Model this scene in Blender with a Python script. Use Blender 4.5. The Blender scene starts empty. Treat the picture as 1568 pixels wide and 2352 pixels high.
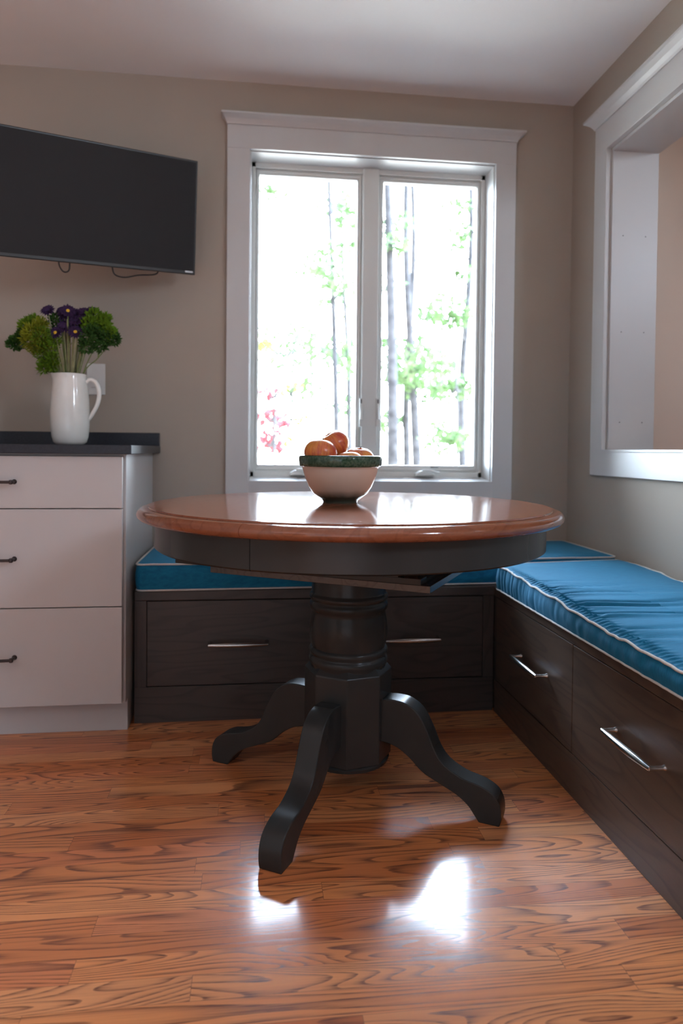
import bpy, bmesh, math, random
from mathutils import Vector, Matrix, noise as mnoise

scene = bpy.context.scene
COL = scene.collection
PI = math.pi
R = math.radians

# ------------------------------------------------------------------ camera
cam_d = bpy.data.cameras.new('camera')
cam = bpy.data.objects.new('camera', cam_d)
COL.objects.link(cam)
_r = Vector((0.992628, -0.120825, 0.009506))
_u = Vector((-0.006709, 0.023539, 0.9997))
_f = Vector((0.121012, 0.992395, -0.022555))
cam.matrix_world = Matrix(((_r.x, _u.x, -_f.x, -1.31275),
                           (_r.y, _u.y, -_f.y, -2.7966),
                           (_r.z, _u.z, -_f.z, 0.90522),
                           (0, 0, 0, 1)))
cam_d.sensor_fit = 'VERTICAL'
cam_d.sensor_height = 36.0
cam_d.lens = 1582.56 / 2352 * 36.0
cam_d.shift_x = (784 - 782.9) / 2352
cam_d.shift_y = -(1176 - 1069.38) / 2352
cam_d.clip_start = 0.02
cam_d.clip_end = 300
cam_d.dof.use_dof = True
cam_d.dof.focus_distance = 1.62
cam_d.dof.aperture_fstop = 2.6
scene.camera = cam

# ------------------------------------------------------------------ world, light, exposure
SKY = 26.0
REAR_SKY = 0.013
REAR_LOW_FILL = 0.040  # upward fill added below the rear horizon; no lawn is built
world = bpy.data.worlds.new('sky')
scene.world = world
world.use_nodes = True
wn = world.node_tree
wn.nodes.clear()
wo = wn.nodes.new('ShaderNodeOutputWorld')
wb = wn.nodes.new('ShaderNodeBackground')
wb.inputs['Strength'].default_value = SKY
wt = wn.nodes.new('ShaderNodeTexCoord')
ws = wn.nodes.new('ShaderNodeSeparateXYZ')
wr = wn.nodes.new('ShaderNodeValToRGB')
wr.color_ramp.elements[0].position = 0.46
wr.color_ramp.elements[0].color = (0.58, 0.70, 0.82, 1)
wr.color_ramp.elements[1].position = 1.0
wr.color_ramp.elements[1].color = (0.55, 0.70, 1.0, 1)
e = wr.color_ramp.elements.new(0.52)
e.color = (0.77, 0.89, 1.03, 1)
wm = wn.nodes.new('ShaderNodeMath')
wm.operation = 'MULTIPLY_ADD'
wm.inputs[1].default_value = 0.5
wm.inputs[2].default_value = 0.5
wn.links.new(wt.outputs['Generated'], ws.inputs[0])
wn.links.new(ws.outputs['Z'], wm.inputs[0])
wn.links.new(wm.outputs[0], wr.inputs[0])
# rear sky dimmed to soften fill; glow below its horizon added for the ceiling
wf = wn.nodes.new('ShaderNodeMath')
wf.operation = 'MULTIPLY_ADD'
wf.inputs[1].default_value = 0.8
wg = wn.nodes.new('ShaderNodeMath')
wg.operation = 'MULTIPLY_ADD'
wg.inputs[1].default_value = 1.6
wn.links.new(ws.outputs['X'], wg.inputs[0])
wn.links.new(ws.outputs['Y'], wg.inputs[2])
wn.links.new(ws.outputs['Z'], wf.inputs[0])
wn.links.new(wg.outputs[0], wf.inputs[2])
wd = wn.nodes.new('ShaderNodeMapRange')
wd.interpolation_type = 'SMOOTHSTEP'
wd.inputs['From Min'].default_value = -0.50
wd.inputs['From Max'].default_value = -0.20
wd.inputs['To Min'].default_value = 0.0
wd.inputs['To Max'].default_value = 1.0
wn.links.new(wf.outputs[0], wd.inputs['Value'])
wl = wn.nodes.new('ShaderNodeMapRange')
wl.inputs['From Min'].default_value = -0.05
wl.inputs['From Max'].default_value = 0.05
wl.inputs['To Min'].default_value = REAR_LOW_FILL
wl.inputs['To Max'].default_value = REAR_SKY
wn.links.new(ws.outputs['Z'], wl.inputs['Value'])
wx = wn.nodes.new('ShaderNodeMix')
wx.data_type = 'FLOAT'
wx.inputs[3].default_value = 1.0
wn.links.new(wd.outputs[0], wx.inputs[0])
wn.links.new(wl.outputs[0], wx.inputs[2])
wk = wn.nodes.new('ShaderNodeVectorMath')
wk.operation = 'SCALE'
wn.links.new(wr.outputs[0], wk.inputs[0])
wn.links.new(wx.outputs[0], wk.inputs['Scale'])
wn.links.new(wk.outputs[0], wb.inputs['Color'])
wn.links.new(wb.outputs[0], wo.inputs[0])


def portal(name, loc, direction, sx, sy):
    d = bpy.data.lights.new(name, 'AREA')
    d.shape = 'RECTANGLE'
    d.size = sx
    d.size_y = sy
    d.cycles.is_portal = True
    o = bpy.data.objects.new(name, d)
    COL.objects.link(o)
    o.location = loc
    o.rotation_euler = Vector(direction).to_track_quat('-Z', 'Y').to_euler()
    return o


portal('window_portal', (-0.843, 0.16, 1.44), (0, -1, 0), 1.06, 1.34)
portal('rear_fill_portal', (-2.1, -5.36, 1.1), (0, 1, 0), 2.2, 2.0)  # opening behind the camera is added for fill light
portal('hall_window_portal', (1.4, -2.61, 2.2), (0, 1, 0), 0.45, 0.48)
portal('side_window_portal', (0.2, -2.95, 1.8), (-1, 0, 0), 0.60, 0.60)

scene.view_settings.view_transform = 'Standard'
scene.view_settings.look = 'None'
scene.view_settings.gamma = 1.0
scene.view_settings.use_curve_mapping = False
scene.view_settings.exposure = 1.08
cy = scene.cycles
cy.max_bounces = 10
cy.diffuse_bounces = 6
cy.glossy_bounces = 4
cy.transparent_max_bounces = 12
cy.caustics_reflective = True
cy.caustics_refractive = False
cy.sample_clamp_indirect = 6.0
cy.use_denoising = True

# ------------------------------------------------------------------ helpers
W = {}


def rot_z(a):
    return Matrix.Rotation(a, 4, 'Z')


def thing(name, label, cat, loc=(0, 0, 0), rz=0.0, group=None, matrix=None):
    o = bpy.data.objects.new(name, None)
    o.empty_display_size = 0.05
    COL.objects.link(o)
    m = matrix if matrix is not None else Matrix.Translation(loc) @ rot_z(rz)
    o.matrix_world = m
    W[o] = m
    tag(o, label, cat, group)
    return o


def tag(o, label, cat, group=None):
    if label:
        o['label'] = label
    if cat:
        o['category'] = cat
    if group:
        o['group'] = group
    return o


def obj(name, bm, mat, parent=None, smooth=False, local=False, bevel=0.0, seg=2, angle=40):
    """link one bmesh as one mesh object; coordinates are world coordinates unless local"""
    root = parent
    while root is not None and root.parent is not None:
        root = root.parent
    if root is not None and not local:
        bm.transform(W[root].inverted())
    bm.normal_update()
    me = bpy.data.meshes.new(name)
    bm.to_mesh(me)
    bm.free()
    o = bpy.data.objects.new(name, me)
    COL.objects.link(o)
    if mat:
        me.materials.append(mat)
    if parent is not None:
        o.parent = parent
    else:
        W[o] = Matrix.Identity(4)
    if smooth:
        me.polygons.foreach_set('use_smooth', [True] * len(me.polygons))
        try:
            me.set_sharp_from_angle(angle=R(angle))
        except Exception:
            pass
    if bevel:
        b = o.modifiers.new('soft_edges', 'BEVEL')
        b.width = bevel
        b.segments = seg
        b.limit_method = 'ANGLE'
        b.angle_limit = R(35)
        b.harden_normals = False
    return o


def struct(name, bm, mat, parent=None, **k):
    o = obj(name, bm, mat, parent, **k)
    if parent is None:
        o['kind'] = 'structure'
    return o


def NB():
    return bmesh.new()


def box(bm, x0, x1, y0, y1, z0, z1):
    v = [bm.verts.new((x, y, z)) for z in (z0, z1) for y in (y0, y1) for x in (x0, x1)]
    for f in ((0, 2, 3, 1), (4, 5, 7, 6), (0, 1, 5, 4), (2, 6, 7, 3), (1, 3, 7, 5), (0, 4, 6, 2)):
        bm.faces.new([v[i] for i in f])
    return bm


def ngon_prism(bm, pts, vec):
    """closed polygon (3-D points) pushed along vec"""
    vec = Vector(vec)
    a = [bm.verts.new(p) for p in pts]
    b = [bm.verts.new(Vector(p) + vec) for p in pts]
    n = len(pts)
    try:
        bm.faces.new(a[::-1])
        bm.faces.new(b)
    except ValueError:
        pass
    for i in range(n):
        bm.faces.new((a[i], a[(i + 1) % n], b[(i + 1) % n], b[i]))
    bmesh.ops.recalc_face_normals(bm, faces=bm.faces)
    return bm


def tube(bm, pts, rad, seg=10, closed=False):
    pts = [Vector(p) for p in pts]
    n = len(pts)
    rads = rad if isinstance(rad, (list, tuple)) else [rad] * n
    rings = []
    prev = None
    for i, p in enumerate(pts):
        if closed:
            t = pts[(i + 1) % n] - pts[i - 1]
        else:
            t = pts[min(i + 1, n - 1)] - pts[max(i - 1, 0)]
        t.normalize()
        if prev is None:
            a = Vector((0, 0, 1)) if abs(t.z) < 0.9 else Vector((1, 0, 0))
            nrm = t.cross(a).normalized()
        else:
            nrm = (prev - t * prev.dot(t)).normalized()
        prev = nrm
        bn = t.cross(nrm)
        rings.append([bm.verts.new(p + (nrm * math.cos(2 * PI * k / seg) + bn * math.sin(2 * PI * k / seg)) * rads[i]) for k in range(seg)])
    m = n if closed else n - 1
    for i in range(m):
        A, B = rings[i], rings[(i + 1) % n]
        for k in range(seg):
            bm.faces.new((A[k], A[(k + 1) % seg], B[(k + 1) % seg], B[k]))
    if not closed:
        bm.faces.new(rings[0][::-1])
        bm.faces.new(rings[-1])
    return bm


def lathe(bm, prof, seg=48, c=(0, 0), a0=0.0, a1=2 * PI, close=False):
    """profile of (radius, z); a full turn or a sector with flat ends"""
    full = abs(a1 - a0 - 2 * PI) < 1e-6
    n = seg if full else seg + 1
    rings = []
    for r, z in prof:
        if r < 1e-6:
            rings.append([bm.verts.new((c[0], c[1], z))] * n)
        else:
            rings.append([bm.verts.new((c[0] + r * math.cos(a0 + (a1 - a0) * k / seg), c[1] + r * math.sin(a0 + (a1 - a0) * k / seg), z)) for k in range(n)])
    m = len(prof) if close else len(prof) - 1
    for i in range(m):
        A, B = rings[i], rings[(i + 1) % len(prof)]
        for k in range(seg):
            k2 = (k + 1) % n if full else k + 1
            q = []
            for v in (A[k], A[k2], B[k2], B[k]):
                if v not in q:
                    q.append(v)
            if len(q) > 2:
                try:
                    bm.faces.new(q)
                except ValueError:
                    pass
    if not full:
        for k in (0, seg):
            q = []
            for ring in rings:
                if ring[k] not in q:
                    q.append(ring[k])
            try:
                bm.faces.new(q)
            except ValueError:
                pass
    bmesh.ops.recalc_face_normals(bm, faces=bm.faces)
    return bm


def catmull(pts, sub=6, closed=False):
    P = [Vector(p) for p in pts]
    n = len(P)
    out = []
    rng = range(n if closed else n - 1)
    for i in rng:
        p0 = P[(i - 1) % n] if closed or i > 0 else P[0]
        p1 = P[i]
        p2 = P[(i + 1) % n]
        p3 = P[(i + 2) % n] if closed or i + 2 < n else P[-1]
        for k in range(sub):
            t = k / sub
            out.append(0.5 * ((2 * p1) + (p2 - p0) * t + (2 * p0 - 5 * p1 + 4 * p2 - p3) * t * t + (3 * p1 - p0 - 3 * p2 + p3) * t ** 3))
    if not closed:
        out.append(P[-1])
    return out


# ------------------------------------------------------------------ materials
def new_mat(name):
    m = bpy.data.materials.new(name)
    m.use_nodes = True
    nt = m.node_tree
    nt.nodes.clear()
    out = nt.nodes.new('ShaderNodeOutputMaterial')
    b = nt.nodes.new('ShaderNodeBsdfPrincipled')
    nt.links.new(b.outputs[0], out.inputs[0])
    return m, nt, b


class G:
    """small node-graph writer"""

    def __init__(self, nt):
        self.nt = nt

    def put(self, sock, v):
        if hasattr(v, 'is_linked') or hasattr(v, 'links'):
            self.nt.links.new(v, sock)
        else:
            sock.default_value = v

    def node(self, typ, ins=None, out=0, **props):
        n = self.nt.nodes.new(typ)
        for k, v in props.items():
            setattr(n, k, v)
        for k, v in (ins or {}).items():
            self.put(n.inputs[k], v)
        return n.outputs[out]

    def math(self, op, a, b=None, c=None, clamp=False):
        n = self.nt.nodes.new('ShaderNodeMath')
        n.operation = op
        n.use_clamp = clamp
        for i, v in enumerate((a, b, c)):
            if v is not None:
                self.put(n.inputs[i], v)
        return n.outputs[0]

    def comb(self, x, y, z):
        return self.node('ShaderNodeCombineXYZ', {0: x, 1: y, 2: z})

    def noise(self, vec, scale, detail=2.0, rough=0.5, out=0, dist=0.0):
        return self.node('ShaderNodeTexNoise', {'Vector': vec, 'Scale': scale, 'Detail': detail, 'Roughness': rough, 'Distortion': dist}, out)

    def ramp(self, fac, stops, interp='LINEAR'):
        n = self.nt.nodes.new('ShaderNodeValToRGB')
        cr = n.color_ramp
        cr.interpolation = interp
        while len(cr.elements) > 1:
            cr.elements.remove(cr.elements[-1])
        cr.elements[0].position = stops[0][0]
        cr.elements[0].color = (*stops[0][1], 1)
        for p, c in stops[1:]:
            e = cr.elements.new(p)
            e.color = (*c, 1)
        self.put(n.inputs[0], fac)
        return n.outputs[0]

    def mix(self, fac, a, b, mode='MIX'):
        n = self.nt.nodes.new('ShaderNodeMix')
        n.data_type = 'RGBA'
        n.blend_type = mode
        self.put(n.inputs[0], fac)
        self.put(n.inputs[6], a if not isinstance(a, tuple) else (*a[:3], 1))
        self.put(n.inputs[7], b if not isinstance(b, tuple) else (*b[:3], 1))
        return n.outputs[2]

    def bump(self, h, strength, dist=0.002):
        return self.node('ShaderNodeBump', {'Strength': strength, 'Distance': dist, 'Height': h})

    def pos(self):
        return self.node('ShaderNodeTexCoord', out=3)


def g3(v):
    return (v, v, v)


def paint(name, col, rough=0.6, var=0.04, vscale=3.0, bump=0.0, bscale=250.0, spec=0.5, metal=0.0, coat=0.0):
    m, nt, b = new_mat(name)
    g = G(nt)
    p = g.pos()
    n = g.noise(p, vscale, 3.0)
    c = g.ramp(n, [(0.25, tuple(x * (1 - var) for x in col)), (0.75, tuple(min(1, x * (1 + var)) for x in col))])
    g.put(b.inputs['Base Color'], c)
    b.inputs['Roughness'].default_value = rough
    b.inputs['Specular IOR Level'].default_value = spec
    b.inputs['Metallic'].default_value = metal
    b.inputs['Coat Weight'].default_value = coat
    if bump:
        h = g.noise(p, bscale, 2.0)
        g.put(b.inputs['Normal'], g.bump(h, bump, 0.001))
    return m


def wood(name, light, dark, rough=0.35, axis='X', scale=1.0, coat=0.0, contrast=0.7, bump=0.05, spec=0.5, scuff=False):
    m, nt, b = new_mat(name)
    g = G(nt)
    p = g.pos()
    s = g.node('ShaderNodeSeparateXYZ', {0: p}, 0).node
    x, y, z = s.outputs[0], s.outputs[1], s.outputs[2]
    ax = {'X': (1.2, 9, 9), 'Y': (9, 1.2, 9), 'Z': (9, 9, 1.2)}[axis]
    v = g.comb(g.math('MULTIPLY', x, ax[0] * scale), g.math('MULTIPLY', y, ax[1] * scale), g.math('MULTIPLY', z, ax[2] * scale))
    n1 = g.noise(v, 1.4, 1.5, 0.5)
    t = g.math('FRACT', g.math('MULTIPLY', n1, 9.0))
    line = g.ramp(t, [(0.0, g3(0.1)), (0.5, g3(0.25)), (0.85, g3(1.0)), (1.0, g3(0.1))])
    fine = g.noise(g.comb(g.math('MULTIPLY', x, ax[0] * 14), g.math('MULTIPLY', y, ax[1] * 14), g.math('MULTIPLY', z, ax[2] * 14)), 2.0, 3.0, 0.6)
    f = g.math('MULTIPLY', line, contrast)
    f = g.math('ADD', f, g.math('MULTIPLY', g.math('SUBTRACT', fine, 0.45), 0.5), clamp=True)
    c = g.mix(f, light, dark)
    g.put(b.inputs['Base Color'], c)
    b.inputs['Roughness'].default_value = rough
    b.inputs['Specular IOR Level'].default_value = spec
    b.inputs['Coat Weight'].default_value = coat
    b.inputs['Coat Roughness'].default_value = 0.12
    if scuff:
        sc = g.noise(g.comb(g.math('MULTIPLY', x, 60.0), g.math('MULTIPLY', y, 160.0), z), 1.0, 4.0, 0.75)
        g.put(b.inputs['Roughness'], g.ramp(sc, [(0.45, g3(rough * 0.7)), (0.62, g3(rough)), (0.75, g3(rough * 2.6))]))
    if bump:
        g.put(b.inputs['Normal'], g.bump(fine, bump, 0.001))
    return m


def oak_floor():
    m, nt, b = new_mat('red_oak_strip_floor')
    g = G(nt)
    p = g.pos()
    s = g.node('ShaderNodeSeparateXYZ', {0: p}, 0).node
    x, y = s.outputs[0], s.outputs[1]
    w = 0.0575
    row = g.math('FLOOR', g.math('DIVIDE', y, w))
    rr = g.node('ShaderNodeTexWhiteNoise', {'W': row}, 0, noise_dimensions='1D')
    L = g.math('MULTIPLY_ADD', rr, 0.5, 0.55)
    xs = g.math('DIVIDE', g.math('MULTIPLY_ADD', rr, 7.31, x), L)
    colm = g.math('FLOOR', xs)
    wn = g.node('ShaderNodeTexWhiteNoise', {'Vector': g.comb(row, colm, 0.0)}, 0, noise_dimensions='2D').node
    idv = wn.outputs[0]
    idc = g.node('ShaderNodeSeparateXYZ', {0: wn.outputs[1]}, 0).node
    i1, i2, i3 = idc.outputs[0], idc.outputs[1], idc.outputs[2]
    # joints
    fy = g.math('FRACT', g.math('DIVIDE', y, w))
    ey = g.math('MULTIPLY', g.math('MINIMUM', fy, g.math('SUBTRACT', 1.0, fy)), w)
    fx = g.math('FRACT', xs)
    ex = g.math('MULTIPLY', g.math('MULTIPLY', g.math('MINIMUM', fx, g.math('SUBTRACT', 1.0, fx)), L), 0.9)
    ed = g.math('MINIMUM', ex, ey)
    joint = g.math('SUBTRACT', 1.0, g.math('DIVIDE', ed, 0.0007, clamp=True), clamp=True)
    # cathedral grain: contour lines of a stretched noise, its own for every board
    wig = g.noise(g.comb(g.math('MULTIPLY', x, 22.0), g.math('MULTIPLY', y, 140.0), idv), 1.0, 2.0, 0.6)
    gv = g.comb(g.math('MULTIPLY_ADD', i1, 57.0, g.math('MULTIPLY', x, g.math('MULTIPLY_ADD', i3, 1.1, 0.7))),
                g.math('MULTIPLY_ADD', i2, 41.0, g.math('MULTIPLY', y, g.math('MULTIPLY_ADD', i3, 7.0, 8.0))),
                g.math('MULTIPLY', idv, 30.0))
    base = g.noise(gv, 1.25, 0.6, 0.4)
    h = g.math('MULTIPLY_ADD', g.math('SUBTRACT', wig, 0.5), 0.007, base)
    t = g.math('FRACT', g.math('MULTIPLY', h, g.math('MULTIPLY_ADD', i2, 11.0, 14.0)))
    line = g.ramp(t, [(0.0, g3(0.0)), (0.45, g3(0.06)), (0.72, g3(0.45)), (0.9, g3(1.0)), (0.97, g3(0.75)), (1.0, g3(0.0))])
    # straight pores and fleck
    pore = g.noise(g.comb(g.math('MULTIPLY', x, 9.0), g.math('MULTIPLY', y, 420.0), g.math('MULTIPLY', idv, 9.0)), 1.0, 2.5, 0.7)
    pm = g.ramp(pore, [(0.42, g3(0.0)), (0.62, g3(1.0))])
    broad = g.noise(g.comb(g.math('MULTIPLY', x, 3.0), g.math('MULTIPLY', y, 30.0), i3), 1.0, 2.0)
    dark = g.math('ADD', g.math('MULTIPLY', line, g.math('MULTIPLY_ADD', pm, 0.50, 0.55)), g.math('MULTIPLY', pm, 0.10), clamp=True)
    light = g.ramp(idv, [(0.0, FLOOR_A), (0.35, FLOOR_B), (0.7, FLOOR_C), (1.0, FLOOR_D)])
    c = g.mix(dark, light, FLOOR_LINE)
    c = g.mix(g.math('MULTIPLY', g.math('SUBTRACT', broad, 0.35, clamp=True), 0.5), c, (0.30, 0.09, 0.035))
    c = g.mix(g.math('MULTIPLY', joint, 0.75), c, (0.06, 0.025, 0.015))
    g.put(b.inputs['Base Color'], c)
    b.inputs['Roughness'].default_value = 0.42
    b.inputs['Coat Weight'].default_value = 0.75
    g.put(b.inputs['Coat Roughness'], g.math('MULTIPLY_ADD', dark, 0.10, 0.115))
    b.inputs['Specular IOR Level'].default_value = 0.22
    hgt = g.math('ADD', g.math('MULTIPLY', dark, -0.35), g.math('MULTIPLY', joint, -0.3))
    g.put(b.inputs['Normal'], g.bump(hgt, 0.12, 0.0008))
    return m


FLOOR_A = (0.56, 0.165, 0.050)
FLOOR_B = (0.78, 0.290, 0.100)
FLOOR_C = (0.80, 0.350, 0.142)
FLOOR_D = (0.66, 0.195, 0.070)
FLOOR_LINE = (0.125, 0.040, 0.022)

M = {}
M['wall'] = paint('taupe_wall_paint', (0.375, 0.325, 0.275), 0.85, 0.02, 1.5, 0.08, 420.0, 0.25)
M['unseen_wall'] = paint('low_bounce_unseen_wall', (0.15, 0.13, 0.115), 0.85, 0.02, 1.5, 0.08, 420.0, 0.2)  # unseen walls darkened to cut the light they bounce back
M['peach'] = paint('peach_wall_paint', (0.70, 0.56, 0.46), 0.85, 0.02, 1.5, 0.08, 420.0, 0.25)
M['ceiling'] = paint('white_ceiling_paint', (0.78, 0.79, 0.80), 0.9, 0.015, 2.0, 0.1, 300.0, 0.2)
M['trim'] = paint('white_trim_paint', (0.52, 0.52, 0.515), 0.38, 0.02, 2.0)
M['vinyl'] = paint('white_window_vinyl', (0.66, 0.68, 0.66), 0.35, 0.02, 2.0)
M['cabinet'] = paint('white_cabinet_lacquer', (0.50, 0.475, 0.46), 0.42, 0.02, 2.0)
M['black'] = paint('black_table_paint', (0.034, 0.034, 0.032), 0.26, 0.12, 6.0, 0.03, 90.0, 0.22)
M['counter'] = paint('charcoal_counter_stone', (0.024, 0.027, 0.035), 0.35, 0.25, 160.0, spec=0.3)
M['screen'] = paint('matt_black_screen', (0.022, 0.022, 0.023), 0.6, 0.02, 2.0, spec=0.15)
M['tvplastic'] = paint('black_plastic', (0.018, 0.018, 0.018), 0.4, 0.05, 20.0)
M['badge'] = paint('silver_badge', (0.5, 0.52, 0.55), 0.35, 0.03, 50.0, metal=0.6)
M['nickel'] = paint('brushed_nickel', (0.62, 0.60, 0.57), 0.24, 0.05, 60.0, metal=1.0)
M['bronze'] = paint('dark_bronze', (0.055, 0.042, 0.040), 0.4, 0.1, 60.0, metal=0.6)
M['steel'] = paint('dark_steel', (0.08, 0.08, 0.085), 0.5, 0.1, 30.0, metal=0.5)
M['ceramic'] = paint('white_glazed_ceramic', (0.70, 0.70, 0.66), 0.16, 0.04, 25.0, 0.10, 45.0, coat=0.3)
M['plate'] = paint('white_switch_plastic', (0.66, 0.66, 0.64), 0.4, 0.02, 20.0)
M['piping'] = paint('white_cotton_piping', (0.62, 0.60, 0.57), 0.9, 0.08, 150.0, 0.3, 900.0, 0.2)
M['bench'] = wood('dark_stained_oak', (0.066, 0.052, 0.044), (0.036, 0.029, 0.026), 0.46, 'X', 1.0, contrast=0.7)
M['bench_y_lit'] = wood('dark_stained_oak_lit_lengthwise', (0.110, 0.072, 0.050), (0.052, 0.036, 0.028), 0.42, 'Y', 1.0, contrast=0.7)  # same stain as the window bench, lightened for the light falling on it
M['bench_z'] = wood('dark_stained_oak_upright', (0.066, 0.052, 0.044), (0.036, 0.029, 0.026), 0.46, 'Z', 1.0, contrast=0.7)
M['top'] = wood('reddish_table_wood', (0.24, 0.080, 0.038), (0.11, 0.034, 0.018), 0.15, 'Y', 1.0, coat=0.15, contrast=0.34, bump=0.06, scuff=True)
M['raw'] = wood('unfinished_oak', (0.075, 0.065, 0.058), (0.045, 0.038, 0.034), 0.22, 'Y', 1.3)
M['slide'] = wood('orange_slide_wood', (0.34, 0.15, 0.06), (0.2, 0.08, 0.03), 0.5, 'X', 1.0)
M['bark'] = paint('grey_bark', (0.040, 0.038, 0.040), 0.9, 0.5, 9.0, 0.6, 25.0, 0.1)
M['ground'] = paint('sunlit_leaf_litter', (0.60, 0.52, 0.40), 0.95, 0.5, 2.0, 0.3, 20.0, 0.1)  # raised albedo: sunlight on the ground is put into the colour
M['stem'] = paint('green_flower_stem', (0.13, 0.17, 0.045), 0.6, 0.3, 60.0)
M['straw'] = paint('pale_flower_stem', (0.26, 0.25, 0.12), 0.6, 0.3, 60.0)
M['petal'] = paint('purple_petal', (0.040, 0.017, 0.060), 0.7, 0.35, 120.0, spec=0.2)
M['floret'] = paint('yellow_floret', (0.60, 0.36, 0.02), 0.8, 0.3, 400.0)
M['apple_stem'] = paint('brown_stem', (0.10, 0.06, 0.03), 0.8, 0.3, 100.0)


def leafy(name, col, tr):
    m, nt, b = new_mat(name)
    g = G(nt)
    n = g.noise(g.pos(), 30.0, 2.0)
    c = g.ramp(n, [(0.3, tuple(x * 0.7 for x in col)), (0.7, tuple(min(1, x * 1.25) for x in col))])
    g.put(b.inputs['Base Color'], c)
    b.inputs['Roughness'].default_value = 0.6
    b.inputs['Specular IOR Level'].default_value = 0.2
    t = nt.nodes.new('ShaderNodeBsdfTranslucent')
    g.put(t.inputs[0], c)
    mx = nt.nodes.new('ShaderNodeMixShader')
    mx.inputs[0].default_value = tr
    nt.links.new(b.outputs[0], mx.inputs[1])
    nt.links.new(t.outputs[0], mx.inputs[2])
    out = [n for n in nt.nodes if n.type == 'OUTPUT_MATERIAL'][0]
    nt.links.new(mx.outputs[0], out.inputs[0])
    return m


M['leaf'] = leafy('green_tree_leaf', (0.075, 0.125, 0.045), 0.3)
M['leaf_yellow'] = leafy('yellow_green_leaf', (0.13, 0.14, 0.025), 0.3)
M['leaf_red'] = leafy('red_autumn_leaf', (0.19, 0.035, 0.040), 0.3)
M['fern'] = leafy('bright_green_filler', (0.13, 0.24, 0.015), 0.25)
M['fern_yellow'] = leafy('yellow_green_filler', (0.25, 0.28, 0.02), 0.25)
M['fern_dark'] = leafy('deep_green_filler', (0.045, 0.11, 0.02), 0.25)


def glass():
    m = bpy.data.materials.new('clear_window_glass')
    m.use_nodes = True
    nt = m.node_tree
    nt.nodes.clear()
    out = nt.nodes.new('ShaderNodeOutputMaterial')
    a = nt.nodes.new('ShaderNodeBsdfTransparent')
    a.inputs[0].default_value = (0.97, 0.985, 0.975, 1)
    b = nt.nodes.new('ShaderNodeBsdfGlossy')
    b.inputs['Roughness'].default_value = 0.0
    f = nt.nodes.new('ShaderNodeFresnel')
    f.inputs[0].default_value = 1.45
    mx = nt.nodes.new('ShaderNodeMixShader')
    nt.links.new(f.outputs[0], mx.inputs[0])
    nt.links.new(a.outputs[0], mx.inputs[1])
    nt.links.new(b.outputs[0], mx.inputs[2])
    nt.links.new(mx.outputs[0], out.inputs[0])
    return m


M['glass'] = glass()


def fabric():
    m, nt, b = new_mat('blue_twill_fabric')
    g = G(nt)
    p = g.pos()
    s = g.node('ShaderNodeSeparateXYZ', {0: p}, 0).node
    n = g.noise(p, 900.0, 2.0, 0.6)
    slub = g.noise(g.comb(g.math('MULTIPLY', s.outputs[0], 30.0), g.math('MULTIPLY', s.outputs[1], 500.0), g.math('MULTIPLY', s.outputs[2], 60.0)), 1.0, 3.0, 0.6)
    f = g.math('ADD', g.math('MULTIPLY', n, 0.4), g.math('MULTIPLY', slub, 0.6))
    c = g.ramp(f, [(0.3, (0.004, 0.098, 0.200)), (0.7, (0.010, 0.205, 0.365))])
    g.put(b.inputs['Base Color'], c)
    b.inputs['Roughness'].default_value = 0.8
    b.inputs['Specular IOR Level'].default_value = 0.25
    b.inputs['Sheen Weight'].default_value = 0.12
    b.inputs['Sheen Tint'].default_value = (0.5, 0.75, 0.9, 1)
    b.inputs['Sheen Roughness'].default_value = 0.4
    g.put(b.inputs['Normal'], g.bump(f, 0.25, 0.0006))
    return m


M['fabric'] = fabric()


def apple_mat():
    m, nt, b = new_mat('red_gold_apple_skin')
    g = G(nt)
    p = g.pos()
    s = g.node('ShaderNodeSeparateXYZ', {0: p}, 0).node
    ang = g.math('ARCTAN2', s.outputs[1], s.outputs[0])
    streak = g.noise(g.comb(g.math('MULTIPLY', ang, 5.0), g.math('MULTIPLY', s.outputs[2], 14.0), 0.0), 1.6, 3.0, 0.6)
    blush = g.noise(p, 16.0, 1.0)
    f = g.math('ADD', g.math('MULTIPLY', streak, 0.55), g.math('MULTIPLY', blush, 0.6))
    c = g.ramp(f, [(0.40, (0.62, 0.30, 0.06)), (0.56, (0.56, 0.17, 0.04)), (0.72, (0.40, 0.045, 0.03))])
    sp = g.noise(p, 330.0, 1.0)
    c = g.mix(g.math('GREATER_THAN', sp, 0.735), c, (0.75, 0.55, 0.28))
    g.put(b.inputs['Base Color'], c)
    b.inputs['Roughness'].default_value = 0.28
    b.inputs['Subsurface Weight'].default_value = 0.08
    b.inputs['Subsurface Radius'].default_value = (0.01, 0.004, 0.002)
    return m


M['apple'] = apple_mat()


def bowl_mat():
    """glaze: pale clay, green foot, zones set by the height on the bowl itself"""
    m, nt, b = new_mat('clay_bowl_glaze')
    g = G(nt)
    p = g.pos()
    s = g.node('ShaderNodeSeparateXYZ', {0: p}, 0).node
    n = g.noise(p, 40.0, 2.0)
    z = g.math('MULTIPLY_ADD', g.math('SUBTRACT', n, 0.5), 0.010, s.outputs[2])
    c = g.ramp(g.math('DIVIDE', z, 0.13, clamp=True), [(0.0, (0.045, 0.060, 0.045)), (0.12, (0.060, 0.068, 0.050)), (0.26, (0.48, 0.36, 0.28)), (0.62, (0.60, 0.45, 0.36)), (1.0, (0.62, 0.52, 0.44))])
    g.put(b.inputs['Base Color'], c)
    b.inputs['Roughness'].default_value = 0.22
    return m


M['bowl'] = bowl_mat()


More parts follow.
